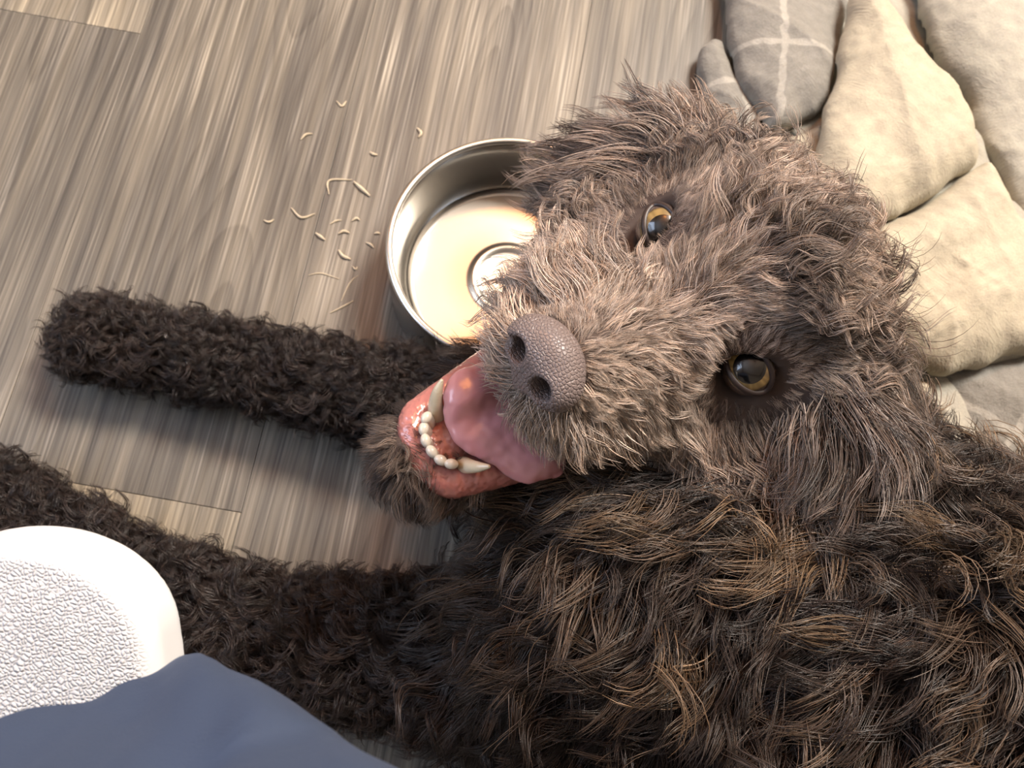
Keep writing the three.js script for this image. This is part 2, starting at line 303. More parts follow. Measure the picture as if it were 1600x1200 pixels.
// ---- nose
{
  const sdf = (l, u, f) => {
    const al = Math.abs(l), p = V(l, u, f).sub(NOSE);
    let d = ell(l, u, f, NOSE, 0.0190, 0.0130, 0.0130);
    d = smin(d, ell(al, u, f, hv(0.0118, -0.0215, 0.0925), 0.0098, 0.0100, 0.0098), 0.006);
    d = smin(d, ell(l, u, f, hv(0, -0.030, 0.088), 0.0085, 0.012, 0.0105), 0.008);
    // nostrils open forward and curl outward
    d = smax(d, -cone(al, u, f, hv(0.0105, -0.0215, 0.1045), hv(0.0090, -0.0215, 0.088), 0.0060, 0.0040), 0.003);
    d = smax(d, -cone(al, u, f, hv(0.0125, -0.0235, 0.1035), hv(0.0235, -0.0285, 0.094), 0.0036, 0.0016), 0.0025);
    // groove between the nostrils
    d = smax(d, -cone(l, u, f, hv(0, -0.0215, 0.1045), hv(0, -0.042, 0.0975), 0.0016, 0.0018), 0.0015);
    return d;
  };
  const g = surfaceNets(sdf, V(-0.03, -0.05, 0.06), V(0.03, 0.005, 0.115), 0.00085);
  uvFrom(g, (l, u, f) => [l / 0.03, (f * 0.8 - u * 0.8) / 0.03]);
  const cells = []; const r = rngOf(61); const NC = 17;
  for (let j = 0; j < NC; j++) for (let i = 0; i < NC; i++) cells.push([(i + 0.15 + 0.7 * r()) / NC, (j + 0.15 + 0.7 * r()) / NC]);
  const bump = texOf(384, 384, (x, y) => {
    const u = x / 384, v = y / 384, ci = Math.floor(u * NC), cj = Math.floor(v * NC); let a = 9, b = 9;
    for (let j = -1; j <= 1; j++) for (let i = -1; i <= 1; i++) {
      const ii = (ci + i + NC) % NC, jj = (cj + j + NC) % NC, c = cells[jj * NC + ii], dx = c[0] + (ci + i - ii) / NC - u, dy = c[1] + (cj + j - jj) / NC - v, dd = Math.hypot(dx, dy) * NC;
      if (dd < a) { b = a; a = dd; } else if (dd < b) b = dd;
    }
    const h = sstep(0, 0.45, b - a) * 255; return [h, h, h];
  }, false);
  const m = new THREE.MeshPhysicalMaterial({ color: new THREE.Color().setRGB(0.155, 0.125, 0.12), roughness: 0.38, bumpMap: bump, bumpScale: 0.00035, specularIntensity: 1 });
  const frame = new THREE.Matrix4().makeBasis(HL, HU, HF).setPosition(HO);
  g.applyMatrix4(frame);
  const o = mesh('nose', g, m, dog); o.userData.label = 'brown pebbled nose leather with two nostrils';
}

// ---- eyes: ball, iris, pupil, lid
const toEye = (s) => EYE.clone().sub(H(EYES[s].x, EYES[s].y, EYES[s].z)).normalize();
for (let s = 0; s < 2; s++) {
  const c = H(EYES[s].x, EYES[s].y, EYES[s].z), R = 0.0130;
  const gaze = toEye(s).addScaledVector(HU, 0.03).normalize();
  const eye = new THREE.Group(); eye.name = 'eye'; eye.position.copy(c); eye.quaternion.setFromUnitVectors(V(0, 0, 1), gaze); dog.add(eye);
  const gloss = (col) => new THREE.MeshPhysicalMaterial({ color: col, roughness: 0.25, clearcoat: 1, clearcoatRoughness: 0.02 });
  const cap = (r, a0, a1) => { const g = new THREE.SphereGeometry(r, 48, 20, 0, Math.PI * 2, a0, a1 - a0); g.rotateX(Math.PI / 2); return g; };
  mesh('eyeball', cap(R, 0, Math.PI), gloss(0x4a3c36), eye);
  const iris = cap(R * 1.018, 0, 0.95);
  { // fibres of the iris: amber with a darker ring outside
    const p = iris.attributes.position, col = new Float32Array(p.count * 3);
    for (let i = 0; i < p.count; i++) { const a = Math.atan2(p.getY(i), p.getX(i)), rr = Math.acos(clamp(p.getZ(i) / (R * 1.018), -1, 1)), k = 0.75 + 0.35 * n2(Math.cos(a) * 6, Math.sin(a) * 6 + s * 9), e = 1 - 0.75 * sstep(0.84, 0.95, rr); col.set([0.32 * k * e, 0.215 * k * e, 0.08 * k * e], i * 3); }
    iris.setAttribute('color', new THREE.BufferAttribute(col, 3));
  }
  const im = gloss(0xffffff); im.vertexColors = true;
  mesh('iris', iris, im, eye);
  mesh('pupil', cap(R * 1.03, 0, 0.58), gloss(0x030304), eye);
  // lid rim: an almond loop round the opening
  const loop = [];
  for (let i = 0; i < 40; i++) {
    const a = i / 40 * Math.PI * 2, x = Math.cos(a) * 0.0126, y = Math.sin(a) * 0.0102;
    const w = HL.clone().multiplyScalar(x).addScaledVector(HU, y - 0.0004 + 0.0012 * Math.cos(a) * (s ? 1 : -1));
    const q = w.clone().addScaledVector(gaze, -w.dot(gaze)), rr = Math.min(q.length(), R * 0.97);
    q.setLength(rr); q.addScaledVector(gaze, Math.sqrt(R * R - rr * rr) * 1.0 + 0.0003);
    loop.push(c.clone().add(q));
  }
  const lid = mesh('eyelid', new THREE.TubeGeometry(new THREE.CatmullRomCurve3(loop, true), 80, 0.0016, 8, true), new THREE.MeshPhysicalMaterial({ color: 0x2c2220, roughness: 0.45 }), dog);
  lid.userData.label = 'dark eyelid rim';
}

// ---- mouth: gum and lip, teeth, tongue
const headFrame = new THREE.Matrix4().makeBasis(HL, HU, HF).setPosition(HO);
{
  const pink = new THREE.MeshPhysicalMaterial({ color: 0xad716b, roughness: 0.28, clearcoat: 0.6, clearcoatRoughness: 0.15 });
  // jaw arc: u-shaped row seen from above
  const arc = (t, grow = 0) => { const a = t * Math.PI * 0.5, w = 0.0128 + grow; return [Math.sin(a) * w, JLEN - 0.013 + Math.cos(a) * (0.0105 + grow)]; };   // t from -1 to 1
  const path = [];
  const lipPath = [];
  for (let i = 0; i <= 40; i++) {
    const t = i / 20 - 1; let l, a;
    if (Math.abs(t) < 0.5) [l, a] = arc(t * 2); else { l = Math.sign(t) * (0.0128 + (Math.abs(t) - 0.5) * 0.012); a = JLEN - 0.013 - (Math.abs(t) - 0.5) * 0.085; }
    path.push([l, a]);
  }
  const lipSdf = (l, u, f) => {
    const q = V(l, u, f).sub(JH), a = q.dot(JA), n = q.dot(JN);
    l = q.x; let d = 9;
    for (let i = 0; i < 40; i++) {
      const [l0, a0] = path[i], [l1, a1] = path[i + 1];
      d = Math.min(d, cone(l, n, a, V(l0 * 1.50, -0.0065, a0 + 0.0055), V(l1 * 1.50, -0.0065, a1 + 0.0055), 0.0080, 0.0080));
    }
    d = smin(d, cone(l, n, a, V(0, -0.011, 0.02), V(0, -0.010, JLEN - 0.014), 0.012, 0.013), 0.006);
    return d + 0.0004 * n3(l * 300, u * 300, f * 300);
  };
  const lg = surfaceNets(lipSdf, V(-0.045, -0.14, -0.02), V(0.045, -0.04, 0.12), 0.0016);
  lg.applyMatrix4(headFrame);
  mesh('lower_lip', lg, pink, dog).userData.label = 'wet pink lower lip and gum';
  const ivory = new THREE.MeshPhysicalMaterial({ color: 0xd0c7ad, roughness: 0.25, clearcoat: 0.5 }), white = new THREE.MeshPhysicalMaterial({ color: 0xcdc8ba, roughness: 0.25, clearcoat: 0.5 });
  for (let i = 0; i < 6; i++) {
    const [l, a] = arc((i - 2.5) / 3.7), hgt = i === 0 || i === 5 ? 0.0078 : 0.0066;
    const base = jaw(l, -0.002, a + 0.001), tip = jaw(l * 1.12, hgt, a + 0.004);
    const dl = V(0.0017 * Math.cos((i - 2.5) / 3.7 * Math.PI / 2), 0, 0).addScaledVector(JA, -0.0017 * Math.sin((i - 2.5) / 3.7 * Math.PI / 2)), q = (v, k) => v.clone().addScaledVector(dl, k);
    const g = surfaceNets((x, y, z) => smin(smin(cone(x, y, z, q(base, -1), q(tip, -1), 0.0019, 0.0016), cone(x, y, z, q(base, 1), q(tip, 1), 0.0019, 0.0016), 0.003), cone(x, y, z, base, tip, 0.0023, 0.0022), 0.002), base.clone().min(tip).subScalar(0.006), base.clone().max(tip).addScalar(0.006), 0.0006);
    g.applyMatrix4(headFrame); mesh('incisor', g, white, dog);
  }
  for (const s of [-1, 1]) {
    const pts = [jaw(s * 0.0136, -0.003, JLEN - 0.0125), jaw(s * 0.0168, 0.006, JLEN - 0.0115), jaw(s * 0.0204, 0.0135, JLEN - 0.0130), jaw(s * 0.0230, 0.0185, JLEN - 0.0155)];
    const cv = new THREE.CatmullRomCurve3(pts).getPoints(16), rr = (k) => lerp(0.0042, 0.0011, Math.pow(k / 16, 1.5));
    const g = surfaceNets((x, y, z) => { let d = 9; for (let i = 0; i < 16; i++) d = Math.min(d, cone(x, y, z, cv[i], cv[i + 1], rr(i), rr(i + 1))); return d; }, pts[0].clone().min(pts[3]).subScalar(0.007), pts[0].clone().max(pts[3]).addScalar(0.007), 0.0006);
    g.applyMatrix4(headFrame); mesh('canine', g, ivory, dog);
  }
  const tongueMat = new THREE.MeshPhysicalMaterial({ color: 0xba848a, roughness: 0.34, clearcoat: 0.7, clearcoatRoughness: 0.2 });
  const tsdf = (l, u, f) => {
    const q = V(l, u, f).sub(JH), a = q.dot(JA), n = q.dot(JN);
    l = q.x;
    const slab = (c0, c1, r0, r1, flat) => { const k = flat; return cone(l, n / k, a, V(c0[0], c0[1] / k, c0[2]), V(c1[0], c1[1] / k, c1[2]), r0, r1) * k; };
    let d = slab([0, 0.004, 0.02], [0.000, 0.008, JLEN - 0.028], 0.018, 0.0180, 0.42);
    d = smin(d, slab([-0.010, 0.012, JLEN - 0.045], [-0.013, 0.016, JLEN - 0.027], 0.013, 0.012, 0.5), 0.008);
    d = smin(d, slab([0.010, 0.009, JLEN - 0.05], [0.027, 0.0075, JLEN - 0.036], 0.014, 0.010, 0.36), 0.008);
    d = smin(d, slab([0.024, 0.007, JLEN - 0.046], [0.034, 0.004, JLEN - 0.050], 0.010, 0.006, 0.4), 0.006);
    d = smax(d, -cone(l, n, a, V(-0.001, 0.0215, 0.03), V(0.001, 0.0205, JLEN - 0.014), 0.0045, 0.0042), 0.007);
    return d + 0.00018 * n3(l * 130, n * 130, a * 130);
  };
  const tg = surfaceNets(tsdf, V(-0.05, -0.13, -0.01), V(0.055, -0.02, 0.11), 0.0014);
  tg.applyMatrix4(headFrame); mesh('tongue', tg, tongueMat, dog);
}

// ---- fur: locks of several wavy hairs, one InstancedMesh per kind of lock
function lockGeo(seed, { strands, curl, turns, spread, clump, width, bend, segs = 9, ragged = 0.25 }) {
  const r = rngOf(seed), pos = [], nor = [], col = [], idx = [];
  const ph = r() * 6.28, hand = r() < 0.5 ? -1 : 1;
  const guide = (t) => {
    const th = bend * t, k = bend > 0.01 ? 1 / bend : 0;
    const x = bend > 0.01 ? k * (1 - Math.cos(th)) : 0, y = bend > 0.01 ? k * Math.sin(th) : t, am = curl * Math.pow(t, 0.7), w = ph + turns * 6.28 * t;
    return [x + am * Math.cos(w) * Math.cos(th), y - am * Math.cos(w) * Math.sin(th) * 0.6, am * Math.sin(w) * hand];
  };
  for (let s = 0; s < strands; s++) {
    const a = r() * 6.28, q = Math.sqrt(r()) * spread, ox = Math.cos(a) * q, oz = Math.sin(a) * q, len = 1 - ragged * r(), own = r() * 6.28, ow = curl * 0.45 * r(), ot = turns * (0.7 + 0.6 * r());
    const tone = 0.5 + 1.05 * Math.pow(r(), 1.3), warm = (r() - 0.5) * 0.16, wd = width * (0.75 + 0.5 * r());
    const pts = [];
    for (let i = 0; i <= segs; i++) {
      const t = i / segs * len, g = guide(t), k = 1 - clump * sstep(0, 0.9, t);
      pts.push(V(g[0] + ox * k + ow * t * Math.cos(own + ot * 6.28 * t), g[1] + ow * t * 0.5 * Math.sin(own * 2 + ot * 6.28 * t), g[2] + oz * k + ow * t * Math.sin(own + ot * 6.28 * t)));
    }
    const b = pos.length / 3;
    for (let i = 0; i <= segs; i++) {
      const T = pts[Math.min(i + 1, segs)].clone().sub(pts[Math.max(i - 1, 0)]).normalize(), X = V(0.31, 0.2, 0.93).cross(T).normalize(), Z = T.clone().cross(X), rr = wd * (i === segs ? 0.12 : 1 - 0.55 * i / segs);
      for (let k = 0; k < 3; k++) {
        const c = Math.cos(k * 2.0944), d = Math.sin(k * 2.0944), n = X.clone().multiplyScalar(c).addScaledVector(Z, d);
        pos.push(pts[i].x + n.x * rr, pts[i].y + n.y * rr, pts[i].z + n.z * rr); nor.push(n.x, n.y, n.z); col.push(tone * (1 + warm), tone, tone * (1 - warm));
      }
      if (i) for (let k = 0; k < 3; k++) { const p = b + (i - 1) * 3 + k, q2 = b + (i - 1) * 3 + (k + 1) % 3; idx.push(p, q2, p + 3, q2, q2 + 3, p + 3); }
    }
  }
  const g = new THREE.BufferGeometry();
  g.setAttribute('position', new THREE.Float32BufferAttribute(pos, 3)); g.setAttribute('normal', new THREE.Float32BufferAttribute(nor, 3)); g.setAttribute('color', new THREE.Float32BufferAttribute(col, 3)); g.setIndex(idx);
  return g;
}
const furMat = new THREE.MeshPhysicalMaterial({ color: 0xffffff, vertexColors: true, roughness: 0.38, specularIntensity: 1 });
const KINDS = {
  short: { name: 'short_fur', strands: 22, curl: 0.06, turns: 0.7, spread: 0.34, clump: 0.3, width: 0.0085, bend: 0.7, segs: 7, n: 5 },
  wavy: { name: 'wavy_fur', strands: 14, curl: 0.10, turns: 1.1, spread: 0.15, clump: 0.75, width: 0.0062, bend: 0.8, segs: 12, n: 6 },
  curly: { name: 'curly_fur', strands: 14, curl: 0.17, turns: 1.5, spread: 0.17, clump: 0.65, width: 0.0072, bend: 0.5, segs: 14, n: 6 },
  long: { name: 'long_fur', strands: 16, curl: 0.065, turns: 0.8, spread: 0.15, clump: 0.7, width: 0.0048, bend: 0.7, segs: 13, n: 6 },
  stray: { name: 'stray_fur', strands: 3, curl: 0.15, turns: 0.9, spread: 0.12, clump: 0.3, width: 0.0048, bend: 0.9, segs: 14, n: 4 },
};
const locks = {};
for (const k in KINDS) locks[k] = Array.from({ length: KINDS[k].n }, (_, i) => ({ geo: lockGeo(500 + i * 13 + k.length * 101, KINDS[k]), mats: [], cols: [] }));

// coat: chocolate on body and legs, faded to a lighter brown all over the head, with golden hairs scattered through the neck
const COL = { dark: [0.026, 0.0185, 0.0165], mid: [0.050, 0.036, 0.030], head: [0.40, 0.317, 0.26], pale: [0.60, 0.49, 0.41], gold: [0.17, 0.112, 0.066] };
const mix3 = (a, b, t) => [lerp(a[0], b[0], t), lerp(a[1], b[1], t), lerp(a[2], b[2], t)];
const DOWN = V(0, -1, 0);
const noseW = H(NOSE.x, NOSE.y, NOSE.z), eyeW = EYES.map((e) => H(e.x, e.y, e.z));
function furSpec(p, n) {
  const [l, u, f] = toHead(p.x, p.y, p.z);
  const r2 = l * l + u * u + f * f;
  const sw = V(n3(p.x * 22, p.y * 22, p.z * 22), n3b(p.x * 22, p.y * 22, p.z * 22), n3c(p.x * 22, p.y * 22, p.z * 22));
  const fine = n3b(p.x * 60, p.y * 60, p.z * 60), patch = n3c(p.x * 30 + 4, p.y * 30, p.z * 30);
  const onEar = Math.min(...[0, 1].map((k) => Math.min(cone(p.x, p.y, p.z, earBase[k], earMid[k], 0.015, 0.019), cone(p.x, p.y, p.z, earMid[k], earTip[k], 0.019, 0.020)))) < 0.006;
  const inHead = r2 < 0.04 && (headSDF(l, u, f) < 0.012 || onEar);
  const nU = n.dot(HU), nF = n.dot(HF);
  const out = { len: 0.03, tilt: 0.5, flow: null, color: COL.mid, kind: 'curly', dens: 0.5, wide: 1 };
  if (inHead) {
    // no fur on the nose, in the mouth or on the eyeballs
    if (Math.hypot((l - NOSE.x) / 0.0195, (u - NOSE.y) / 0.0140, (f - NOSE.z) / 0.0138) < 0.91 || f > 0.096 && u > -0.05) return null;
    const q = V(l, u, f).sub(JH), a = q.dot(JA), jn = q.dot(JN);
    const e0 = p.distanceTo(eyeW[0]), e1 = p.distanceTo(eyeW[1]), ed = Math.min(e0, e1), es = e0 < e1 ? 0 : 1;
    if (ed < 0.0175) return null;
    const onJaw = jn < 0.004 && a > 0.035 && u < -0.066;
    const inMouth = Math.abs(l) < 0.028 && a > 0.03 && a < JLEN + 0.006 && ((jn > -0.006 && jn < 0.02 && n.dot(camV(0, 0, 1)) > -2 && (n.dot(HU.clone().multiplyScalar(JN.y).addScaledVector(HF, JN.z)) > 0.25)) || (u < -0.046 && u > -0.085 && n.dot(HU) < -0.3));
    if (inMouth) return null;
    const away = p.clone().sub(noseW);
    if (onJaw) {
      out.kind = 'short'; out.len = lerp(0.016, 0.008, sstep(0.09, 0.125, a)); out.tilt = 0.75; out.dens = 1.2; out.wide = 0.9;
      out.flow = HF.clone().multiplyScalar(-0.6).addScaledVector(DOWN, 0.9).addScaledVector(HL, Math.sign(l) * 0.3).addScaledVector(sw, 0.3);
      out.color = mix3(COL.mid, COL.head, clamp(0.15 + 0.4 * fine)); if (a > JLEN - 0.02) { out.len = 0.015; out.tilt = 0.6; out.kind = rand() < 0.6 ? 'wavy' : 'short'; out.flow = HF.clone().multiplyScalar(0.5).addScaledVector(DOWN, 0.5).addScaledVector(HL, 0.5 + Math.sign(l) * 0.4).addScaledVector(sw, 0.4); }
      return out;
    }
    const muz = sstep(-0.01, 0.02, f);
    const side = Math.abs(l);
    // flow: back from the nose, parting to both sides of the bridge, drooping on the cheeks
    out.flow = away.normalize().multiplyScalar(1.0).addScaledVector(HL, Math.sign(l) * (0.25 + 10 * side) * (0.6 + 0.4 * muz)).addScaledVector(DOWN, 0.25 + 9 * Math.max(0, side - 0.02)).addScaledVector(sw, 0.55);
    if (muz > 0.5) {
      const topness = clamp(nU * 1.4 + 0.1);
      const nearNose = sstep(0.060, 0.018, Math.hypot(l, u + 0.02, f - 0.088));
      out.kind = rand() < 0.72 ? 'short' : 'wavy'; out.len = lerp(lerp(0.024, 0.016, topness), 0.0075, nearNose * 0.9);
      if (out.kind === 'wavy') out.len *= 1.35;
      out.tilt = lerp(0.75, 0.95, nearNose); out.dens = lerp(1.25, 1.67, nearNose);
      out.color = mix3(COL.head, COL.pale, clamp(0.5 + 0.6 * fine + 0.3 * patch));
      if (topness < 0.35 && u < -0.03) { out.kind = rand() < 0.6 ? 'wavy' : 'short'; out.len = 0.026; out.tilt = 0.95; }
      if (l < -0.018 && f < 0.07) { out.kind = rand() < 0.7 ? 'wavy' : 'stray'; out.len = 0.036; out.tilt = 0.55; out.flow.addScaledVector(HF, 0.8); }
      if (u < -0.052) out.len *= 0.6;
    } else {
      // forehead, brows, cheeks, crown
      out.kind = rand() < 0.5 ? 'curly' : 'wavy'; out.len = 0.030; out.tilt = 0.55; out.dens = 0.95; out.wide = 1;
      const crown = sstep(-0.02, 0.03, u);
      out.len = lerp(0.032, 0.029, crown) * (1 + 0.25 * patch);
      out.color = mix3(COL.head, COL.mid, clamp(0.18 + 0.6 * patch + 0.2 * fine));
      // between the eyes: short, darker and flat
      if (f > -0.022 && side < 0.026 && u < 0.03) { out.len = 0.013; out.kind = rand() < 0.6 ? 'short' : 'wavy'; out.tilt = 0.8; out.color = mix3(COL.head, COL.mid, clamp(0.3 + 0.7 * fine)); out.dens = 1.3; }
    }
    if (ed < 0.042) { // short round the eye, combed away from it
      const k = sstep(0.044, 0.022, ed), ev = p.clone().sub(eyeW[es]).normalize();
      out.len = lerp(out.len, 0.006, Math.pow(k, 0.6)); out.tilt = lerp(out.tilt, 0.95, k); out.flow.multiplyScalar(1 - 0.6 * k).addScaledVector(ev, 1.6 * k); out.dens = lerp(out.dens, 1.5, k); out.wide = lerp(1, 0.8, k);
      if (k > 0.3) out.kind = 'short';
    }
    if (rand() < 0.05 && ed > 0.045 && muz < 0.5) { out.kind = 'stray'; out.len *= 1.5; out.tilt *= 0.5; }
    // ears
    if (onEar) { { const k = rand(); out.kind = k < 0.68 ? 'long' : k < 0.84 ? 'wavy' : 'stray'; } out.len = 0.052; out.tilt = 0.85; out.flow = earTip[l < 0 ? 0 : 1].clone().sub(earBase[l < 0 ? 0 : 1]).normalize().addScaledVector(DOWN, 0.35).addScaledVector(sw, 0.5); out.color = mix3(COL.head, COL.mid, clamp(0.45 + 0.7 * patch)); out.dens = 0.8; }
    return out;
  }
  // legs
  const legR = Math.min(cone(p.x, p.y, p.z, J.elR, J.wrR, 0.026, 0.0165), cone(p.x, p.y, p.z, J.wrR, J.paR, 0.0165, 0.021));
  const legL = Math.min(cone(p.x, p.y, p.z, J.elL, J.wrL, 0.038, 0.024), cone(p.x, p.y, p.z, J.wrL, J.knL, 0.024, 0.023), cone(p.x, p.y, p.z, J.knL, J.paL, 0.023, 0.026));
  if (n.y < -0.75) return null;
  if (Math.min(legR, legL) < 0.008) {
    const axis = (legR < legL ? J.paR.clone().sub(J.elR) : J.paL.clone().sub(J.elL)).normalize();
    { const k = rand(); out.kind = k < 0.5 ? 'curly' : k < 0.9 ? 'wavy' : 'stray'; } out.len = (legR < legL ? 0.021 : 0.026) * (1 + 0.2 * patch); out.tilt = 0.6; out.flow = axis.multiplyScalar(0.7).addScaledVector(DOWN, 0.5).addScaledVector(sw, 0.9);
    out.color = mix3(COL.dark, COL.mid, clamp(0.1 + 0.3 * patch)); out.dens = 0.95; out.wide = 1.1;
    return out;
  }
  // neck, chest, body
  const chestness = sstep(0.30, 0.12, p.x) ;
  { const k = rand(); out.kind = k < 0.12 + 0.4 * sstep(0.2, 0.32, p.x) ? 'curly' : k < 0.55 ? 'wavy' : 'long'; } out.len = 0.045 * (1 + 0.3 * patch); out.tilt = 0.8; out.dens = 0.5; out.wide = 1.05;
  out.flow = DOWN.clone().addScaledVector(V(-0.35, 0, 0.9), 0.9).addScaledVector(sw, 0.75);
  {
    const ruff = sstep(0.14, 0.05, p.distanceTo(J.neck) - 0.05);   // lighter ruff under the ear, dark coat elsewhere
    out.color = mix3(mix3(COL.dark, COL.mid, clamp(0.05 + 0.3 * patch)), mix3(mix3(COL.mid, COL.head, clamp(0.14 + 0.2 * fine)), COL.gold, clamp(patch * 1.6 - 0.25)), ruff * clamp(0.25 + 0.7 * patch));
  }
  if (rand() < 0.03) { out.kind = 'stray'; out.len *= 1.3; }
  return out;
}
{
  const pos = bodyGeo.attributes.position, nor = bodyGeo.attributes.normal, ix = bodyGeo.index.array, nT = ix.length / 3, cum = new Float64Array(nT);
  let total = 0;
  const A = V(), B = V(), C = V(), ab = V(), ac = V();
  for (let t = 0; t < nT; t++) {
    A.fromBufferAttribute(pos, ix[3 * t]); B.fromBufferAttribute(pos, ix[3 * t + 1]); C.fromBufferAttribute(pos, ix[3 * t + 2]);
    const area = ab.subVectors(B, A).cross(ac.subVectors(C, A)).length() / 2; cum[t] = total += area;
  }
  const PER = 190000, N = Math.round(total * PER), M = new THREE.Matrix4(), X = V(), Y = V(), Z = V(), p = V(), n = V();
  console.log('dog area', total.toFixed(3), 'tries', N, 'tris', nT);
  const r = rngOf(77);
  let made = 0;
  for (let i = 0; i < N; i++) {
    const w = r() * total; let lo = 0, hi = nT - 1;
    while (lo < hi) { const m = (lo + hi) >> 1; if (cum[m] < w) lo = m + 1; else hi = m; }
    let a = r(), b = r(); if (a + b > 1) { a = 1 - a; b = 1 - b; }
    const i0 = ix[3 * lo], i1 = ix[3 * lo + 1], i2 = ix[3 * lo + 2], keep = r();
    p.set(0, 0, 0).addScaledVector(A.fromBufferAttribute(pos, i0), 1 - a - b).addScaledVector(B.fromBufferAttribute(pos, i1), a).addScaledVector(C.fromBufferAttribute(pos, i2), b);
    n.set(0, 0, 0).addScaledVector(A.fromBufferAttribute(nor, i0), 1 - a - b).addScaledVector(B.fromBufferAttribute(nor, i1), a).addScaledVector(C.fromBufferAttribute(nor, i2), b).normalize();
    const s = furSpec(p, n);
    if (!s || keep > s.dens * 0.6) continue;
    X.copy(s.flow).addScaledVector(n, -s.flow.dot(n));
    if (X.lengthSq() < 1e-6) X.set(n.y, n.z, n.x).addScaledVector(n, -(n.y * n.x + n.z * n.y + n.x * n.z));
    X.normalize();
    const ang = s.tilt + (r() - 0.5) * 0.5, spin = (r() - 0.5) * 0.9;
    Z.crossVectors(X, n); X.multiplyScalar(Math.cos(spin)).addScaledVector(Z, Math.sin(spin)).normalize();
    Y.copy(n).multiplyScalar(Math.cos(ang)).addScaledVector(X, Math.sin(ang)).normalize();
    Z.crossVectors(X, Y).normalize(); X.crossVectors(Y, Z);
    const len = s.len * (0.75 + 0.5 * r()), wd = len * s.wide;
    if (p.y + Y.y * len < 0.002 && p.y < 0.02) continue;
    M.makeBasis(X.multiplyScalar(len), Y.multiplyScalar(len), Z.multiplyScalar(wd)).setPosition(p.x - n.x * 0.001, p.y - n.y * 0.001, p.z - n.z * 0.001);
    const set = locks[s.kind], lk = set[Math.floor(r() * set.length)], tone = 0.66 + 0.72 * r();
    lk.mats.push(...M.elements); lk.cols.push(s.color[0] * tone, s.color[1] * tone, s.color[2] * tone); made++;
  }
  console.log('locks', made);
  for (const k in locks) for (const lk of locks[k]) {
    const cnt = lk.cols.length / 3; if (!cnt) continue;
    const im = new THREE.InstancedMesh(lk.geo, furMat, cnt);
    im.instanceMatrix = new THREE.InstancedBufferAttribute(new Float32Array(lk.mats), 16); im.instanceColor = new THREE.InstancedBufferAttribute(new Float32Array(lk.cols), 3);
    im.name = KINDS[k].name; im.castShadow = im.receiveShadow = true; im.userData.kind = 'stuff'; dog.add(im);
  }
}

// ---- a few long wet strands on the chin, and drops of water on the foreleg
{
  const r = rngOf(404), hairs = [];
  for (let i = 0; i < 26; i++) {
    const side = i < 16 ? 1 : -1, l = side * (0.004 + 0.016 * r()), a = JLEN - 0.002 - 0.05 * r(), p0 = jawW(l, -0.022, a), len = 0.018 + 0.022 * r();
    const out = HL.clone().multiplyScalar(side * (0.4 + 0.5 * r())).addScaledVector(HF, 0.4 - 0.9 * r()).addScaledVector(DOWN, 0.35), back = HF.clone().multiplyScalar(-0.9).addScaledVector(HL, 0.4);
    const pts = [0, 0.33, 0.66, 1].map((t) => p0.clone().addScaledVector(out, len * t * (1 - 0.25 * t)).addScaledVector(back, len * t * t * 0.8).addScaledVector(V(n3(i, t * 2, 1), n3b(i, t * 2, 1), n3c(i, t * 2, 1)), 0.003 * t));
    hairs.push(new THREE.TubeGeometry(new THREE.CatmullRomCurve3(pts), 16, 0.00032, 5, false));
  }
  const ch = mesh('chin_hair', mergeGeometries(hairs), new THREE.MeshPhysicalMaterial({ color: new THREE.Color().setRGB(0.05, 0.032, 0.026), roughness: 0.25, clearcoat: 0.6 }), dog); ch.userData.kind = 'stuff';
  const wm = new THREE.MeshPhysicalMaterial({ color: 0xffffff, roughness: 0.05, transmission: 1, thickness: 0.001, ior: 1.33 }), dg = new THREE.SphereGeometry(0.0013, 12, 8);
  for (const [x, y, k] of [[331, 546, 1.2], [293, 566, 1], [274, 566, 0.9], [259, 524, 1.2], [327, 523, 0.9], [461, 523, 1.2], [536, 553, 1], [508, 541, 0.9], [575, 571, 0.8], [411, 573, 0.8], [172, 527, 0.8], [229, 528, 0.8]]) { const d = mesh('water_droplet', dg, wm, dog); d.position.copy(P(x, y, 0.061)); d.scale.setScalar(k); }
}

